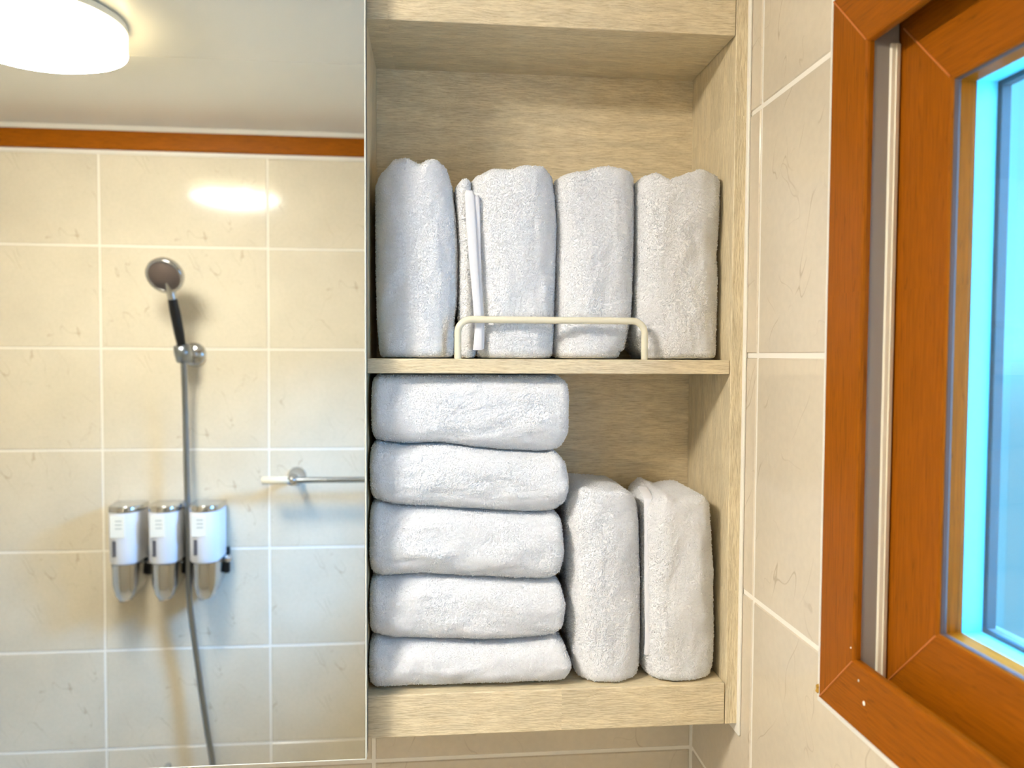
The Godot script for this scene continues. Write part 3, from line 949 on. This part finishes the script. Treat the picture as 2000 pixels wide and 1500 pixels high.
# ------------------------------------------------------------------ things on the front wall, seen in the mirror
func build_shower() -> void:
	var e := EYE.y
	# hand shower in its wall holder
	var head := Vector3(-0.6276, e + 0.180, ZF - 0.115)
	var face := Vector3(-0.10, -0.50, -0.86).normalized()
	var hs := thing("hand_shower", "round chrome hand shower with black handle in wall holder", "shower head", Vector3(-0.61, e, ZF - 0.06))
	part("head_shell", lathe([Vector2(0.0, -0.030), Vector2(0.018, -0.028), Vector2(0.034, -0.018), Vector2(0.042, -0.006), Vector2(0.0435, 0.004), Vector2(0.0425, 0.010), Vector2(0.039, 0.012), Vector2(0.0355, 0.008)], head, face, 40), M.chrome, hs)
	part("nozzle_plate", lathe([Vector2(0.036, 0.0080), Vector2(0.034, 0.0095), Vector2(0.0, 0.0100)], head, face, 40), M.nozzle, hs, "dark spray plate")
	var grip := Vector3(-0.6105, e + 0.020, ZF - 0.062)
	var neck := head - face * 0.012 + Vector3(0.004, -0.038, 0.006)
	part("neck", tube(spline([head - face * 0.012 + Vector3(0.001, -0.02, 0.0), neck, neck.lerp(grip, 0.18)], 6), [0.012, 0.012, 0.0115, 0.0115, 0.011, 0.011, 0.011, 0.0105, 0.0105, 0.0105, 0.0105, 0.0105, 0.0105], 16), M.chrome, hs)
	part("handle", tube([neck.lerp(grip, 0.17), neck.lerp(grip, 0.4), neck.lerp(grip, 0.8), grip], [0.0110, 0.0120, 0.0118, 0.0105], 18), M.black, hs, "black handle grip")
	# holder
	var hp := Vector3(-0.6000, e - 0.004, ZF)
	var ho := thing("shower_holder", "round chrome wall bracket holding the hand shower", "holder", hp)
	part("rosette", lathe([Vector2(0.0, 0.016), Vector2(0.020, 0.014), Vector2(0.028, 0.008), Vector2(0.030, 0.0)], hp, Vector3(0, 0, -1), 32), M.chrome, ho)
	part("arm", tube([hp + Vector3(0, 0, -0.010), hp + Vector3(-0.004, 0.002, -0.036)], 0.012, 16), M.chrome, ho)
	part("cradle", lathe([Vector2(0.0125, -0.020), Vector2(0.019, -0.019), Vector2(0.0205, 0.0), Vector2(0.019, 0.018), Vector2(0.0125, 0.020)], hp + Vector3(-0.0085, 0.004, -0.058), Vector3(-0.08, 0.93, -0.30), 28), M.steel, ho)
	# hose hanging down
	var pts := spline([grip + Vector3(0.001, -0.008, 0.002), Vector3(-0.6085, e - 0.040, ZF - 0.052), Vector3(-0.6095, e - 0.15, ZF - 0.042), Vector3(-0.6080, e - 0.30, ZF - 0.042), Vector3(-0.6045, e - 0.42, ZF - 0.046), Vector3(-0.6045, e - 0.54, ZF - 0.046), Vector3(-0.6035, e - 0.62, ZF - 0.042), Vector3(-0.5880, e - 0.78, ZF - 0.034), Vector3(-0.5700, e - 0.92, ZF - 0.036), Vector3(-0.5545, e - 1.02, ZF - 0.038), Vector3(-0.5480, e - 1.13, ZF - 0.045), Vector3(-0.5640, e - 1.205, ZF - 0.058), Vector3(-0.6080, e - 1.210, ZF - 0.066), Vector3(-0.6260, e - 1.165, ZF - 0.066)], 8)
	var hose := thing("shower_hose", "thin grey metal shower hose hanging behind the soap dispensers", "hose", Vector3(-0.56, e - 1.19, ZF - 0.05))
	part("hose_tube", tube(pts, 0.0072, 12), M.steel, hose)
	part("hose_nut", tube([grip + Vector3(0.001, 0.001, 0.001), Vector3(-0.6090, e - 0.012, ZF - 0.058)], 0.010, 14), M.chrome, hose)
	# mixer low on the wall
	var mx := thing("shower_mixer", "chrome shower mixer tap low on the tiled wall", "faucet", Vector3(-0.695, e - 1.17, ZF - 0.05))
	part("body", tube([Vector3(-0.795, e - 1.13, ZF - 0.066), Vector3(-0.785, e - 1.13, ZF - 0.066), Vector3(-0.605, e - 1.13, ZF - 0.066), Vector3(-0.595, e - 1.13, ZF - 0.066)], [0.017, 0.021, 0.021, 0.017], 24), M.chrome, mx)
	for x in [-0.770, -0.620]:
		part("inlet", lathe([Vector2(0.033, 0.0), Vector2(0.031, 0.010), Vector2(0.016, 0.018), Vector2(0.013, 0.060)], Vector3(x, e - 1.13, ZF), Vector3(0, 0, -1), 28), M.chrome, mx)
	part("lever", tube([Vector3(-0.635, e - 1.115, ZF - 0.068), Vector3(-0.638, e - 1.05, ZF - 0.085), Vector3(-0.641, e - 0.985, ZF - 0.100)], [0.014, 0.010, 0.008], 16), M.chrome, mx)

	# three soap dispensers
	var words := ["white and chrome soap dispenser on tiles, farthest from the towel bar", "middle one of three white and chrome soap dispensers on tiles", "white and chrome soap dispenser mounted over the shower hose, closest to towel bar"]
	for i in 3:
		dispenser(Vector3([-0.744, -0.653, -0.559][i], e - 0.364, ZF), words[i])

	# towel bar
	var yb := e - 0.3085
	var tb := thing("towel_bar", "straight chrome towel bar on two posts beside the soap dispensers", "towel bar", Vector3(-0.1, yb, ZF))
	part("bar", tube([Vector3(-0.360, yb, ZF - 0.068), Vector3(0.250, yb, ZF - 0.068)], 0.0070, 18), M.steel, tb)
	part("bar_end", tube([Vector3(-0.4240, yb, ZF - 0.068), Vector3(-0.4225, yb, ZF - 0.068), Vector3(-0.3560, yb, ZF - 0.068)], [0.0070, 0.0092, 0.0092], 18), M.cream_plastic, tb, "pale end sleeve")
	for x in [-0.352, 0.185]:
		part("post", lathe([Vector2(0.023, 0.0), Vector2(0.022, 0.005), Vector2(0.010, 0.012), Vector2(0.0085, 0.055), Vector2(0.0115, 0.060), Vector2(0.0115, 0.076), Vector2(0.0, 0.078)], Vector3(x, yb, ZF), Vector3(0, 0, -1), 28), M.chrome, tb)


# half-round upright shell: outline sampled round the front, lofted over heights
func d_loft(levels: Array, cx: float, segs := 20) -> ArrayMesh:
	# each level: [y, half width, z front, z back]
	var st := st_new()
	st.set_smooth_group(1)
	var rings: Array = []
	for l in levels:
		var ring: Array = []
		var hw: float = l[1]
		var zf: float = l[2]
		var zb: float = l[3]
		var deep := minf(hw * 1.05, zb - zf)
		ring.append(Vector3(cx - hw, l[0], zb))
		for k in segs + 1:
			var a := PI * k / segs
			ring.append(Vector3(cx - cos(a) * hw, l[0], zf + deep - pow(sin(a), 0.8) * deep))
		ring.append(Vector3(cx + hw, l[0], zb))
		rings.append(ring)
	var n: int = rings[0].size()
	for i in rings.size() - 1:
		for k in n:
			var k2 := (k + 1) % n
			if k == n - 1:
				st.set_smooth_group(-1)
			else:
				st.set_smooth_group(1)
			quad(st, rings[i][k], rings[i][k2], rings[i + 1][k2], rings[i + 1][k])
	st.set_smooth_group(-1)
	for e in [0, rings.size() - 1]:
		var c := Vector3(cx, levels[e][0], (levels[e][2] + levels[e][3]) / 2.0)
		for k in n:
			for v in [c, rings[e][k], rings[e][(k + 1) % n]]:
				st.add_vertex(v)
	return st_done(st)

func dispenser(top: Vector3, label: String) -> void:
	var t := thing("soap_dispenser", label, "dispenser", top - Vector3(0, 0.228, 0), "soap dispensers on the shower wall")
	var y := top.y
	var zw := ZF - 0.012
	var hw := 0.0355
	part("cap", d_loft([[y - 0.014, hw + 0.0012, ZF - 0.0985, zw], [y - 0.003, hw + 0.0012, ZF - 0.0985, zw], [y, hw - 0.001, ZF - 0.0965, zw]], top.x), M.chrome, t)
	var b := part("tank", d_loft([[y - 0.138, hw - 0.004, ZF - 0.094, zw], [y - 0.133, hw - 0.0005, ZF - 0.0975, zw], [y - 0.0145, hw, ZF - 0.0980, zw]], top.x), M.white_plastic, t)
	# label printed with three pale lines, and the level window under it
	part("label", box(Vector3(top.x - 0.022, y - 0.072, ZF - 0.0988), Vector3(top.x + 0.012, y - 0.020, ZF - 0.0955), 0.0003), M.label, b)
	for k in 3:
		part("printed_line", box(Vector3(top.x - 0.010, y - 0.034 - k * 0.009, ZF - 0.0991), Vector3(top.x + 0.005, y - 0.031 - k * 0.009, ZF - 0.0985), 0.0001), M.label_print, b)
	part("level_window", box(Vector3(top.x - 0.018, y - 0.118, ZF - 0.0982), Vector3(top.x - 0.009, y - 0.080, ZF - 0.093), 0.0006), M.slit, b)
	part("pump_body", d_loft([[y - 0.228, hw * 0.40, ZF - 0.082, ZF - 0.045], [y - 0.215, hw * 0.66, ZF - 0.089, ZF - 0.034], [y - 0.190, hw * 0.86, ZF - 0.0925, zw], [y - 0.139, hw - 0.0035, ZF - 0.0935, zw]], top.x), M.chrome, t)
	part("nozzle", tube([Vector3(top.x - 0.008, y - 0.222, ZF - 0.066), Vector3(top.x - 0.009, y - 0.234, ZF - 0.068)], 0.006, 14), M.steel, t)
	part("wall_bracket", box(Vector3(top.x - 0.030, y - 0.185, ZF - 0.0118), Vector3(top.x + 0.042, y - 0.120, ZF - 0.0002), 0.002), M.black, t)
	part("bracket_knob", lathe([Vector2(0.0, 0.020), Vector2(0.007, 0.018), Vector2(0.0100, 0.013), Vector2(0.0100, 0.0)], Vector3(top.x + 0.037, y - 0.146, ZF - 0.010), Vector3(0.35, 0, -1), 20), M.chrome, t)
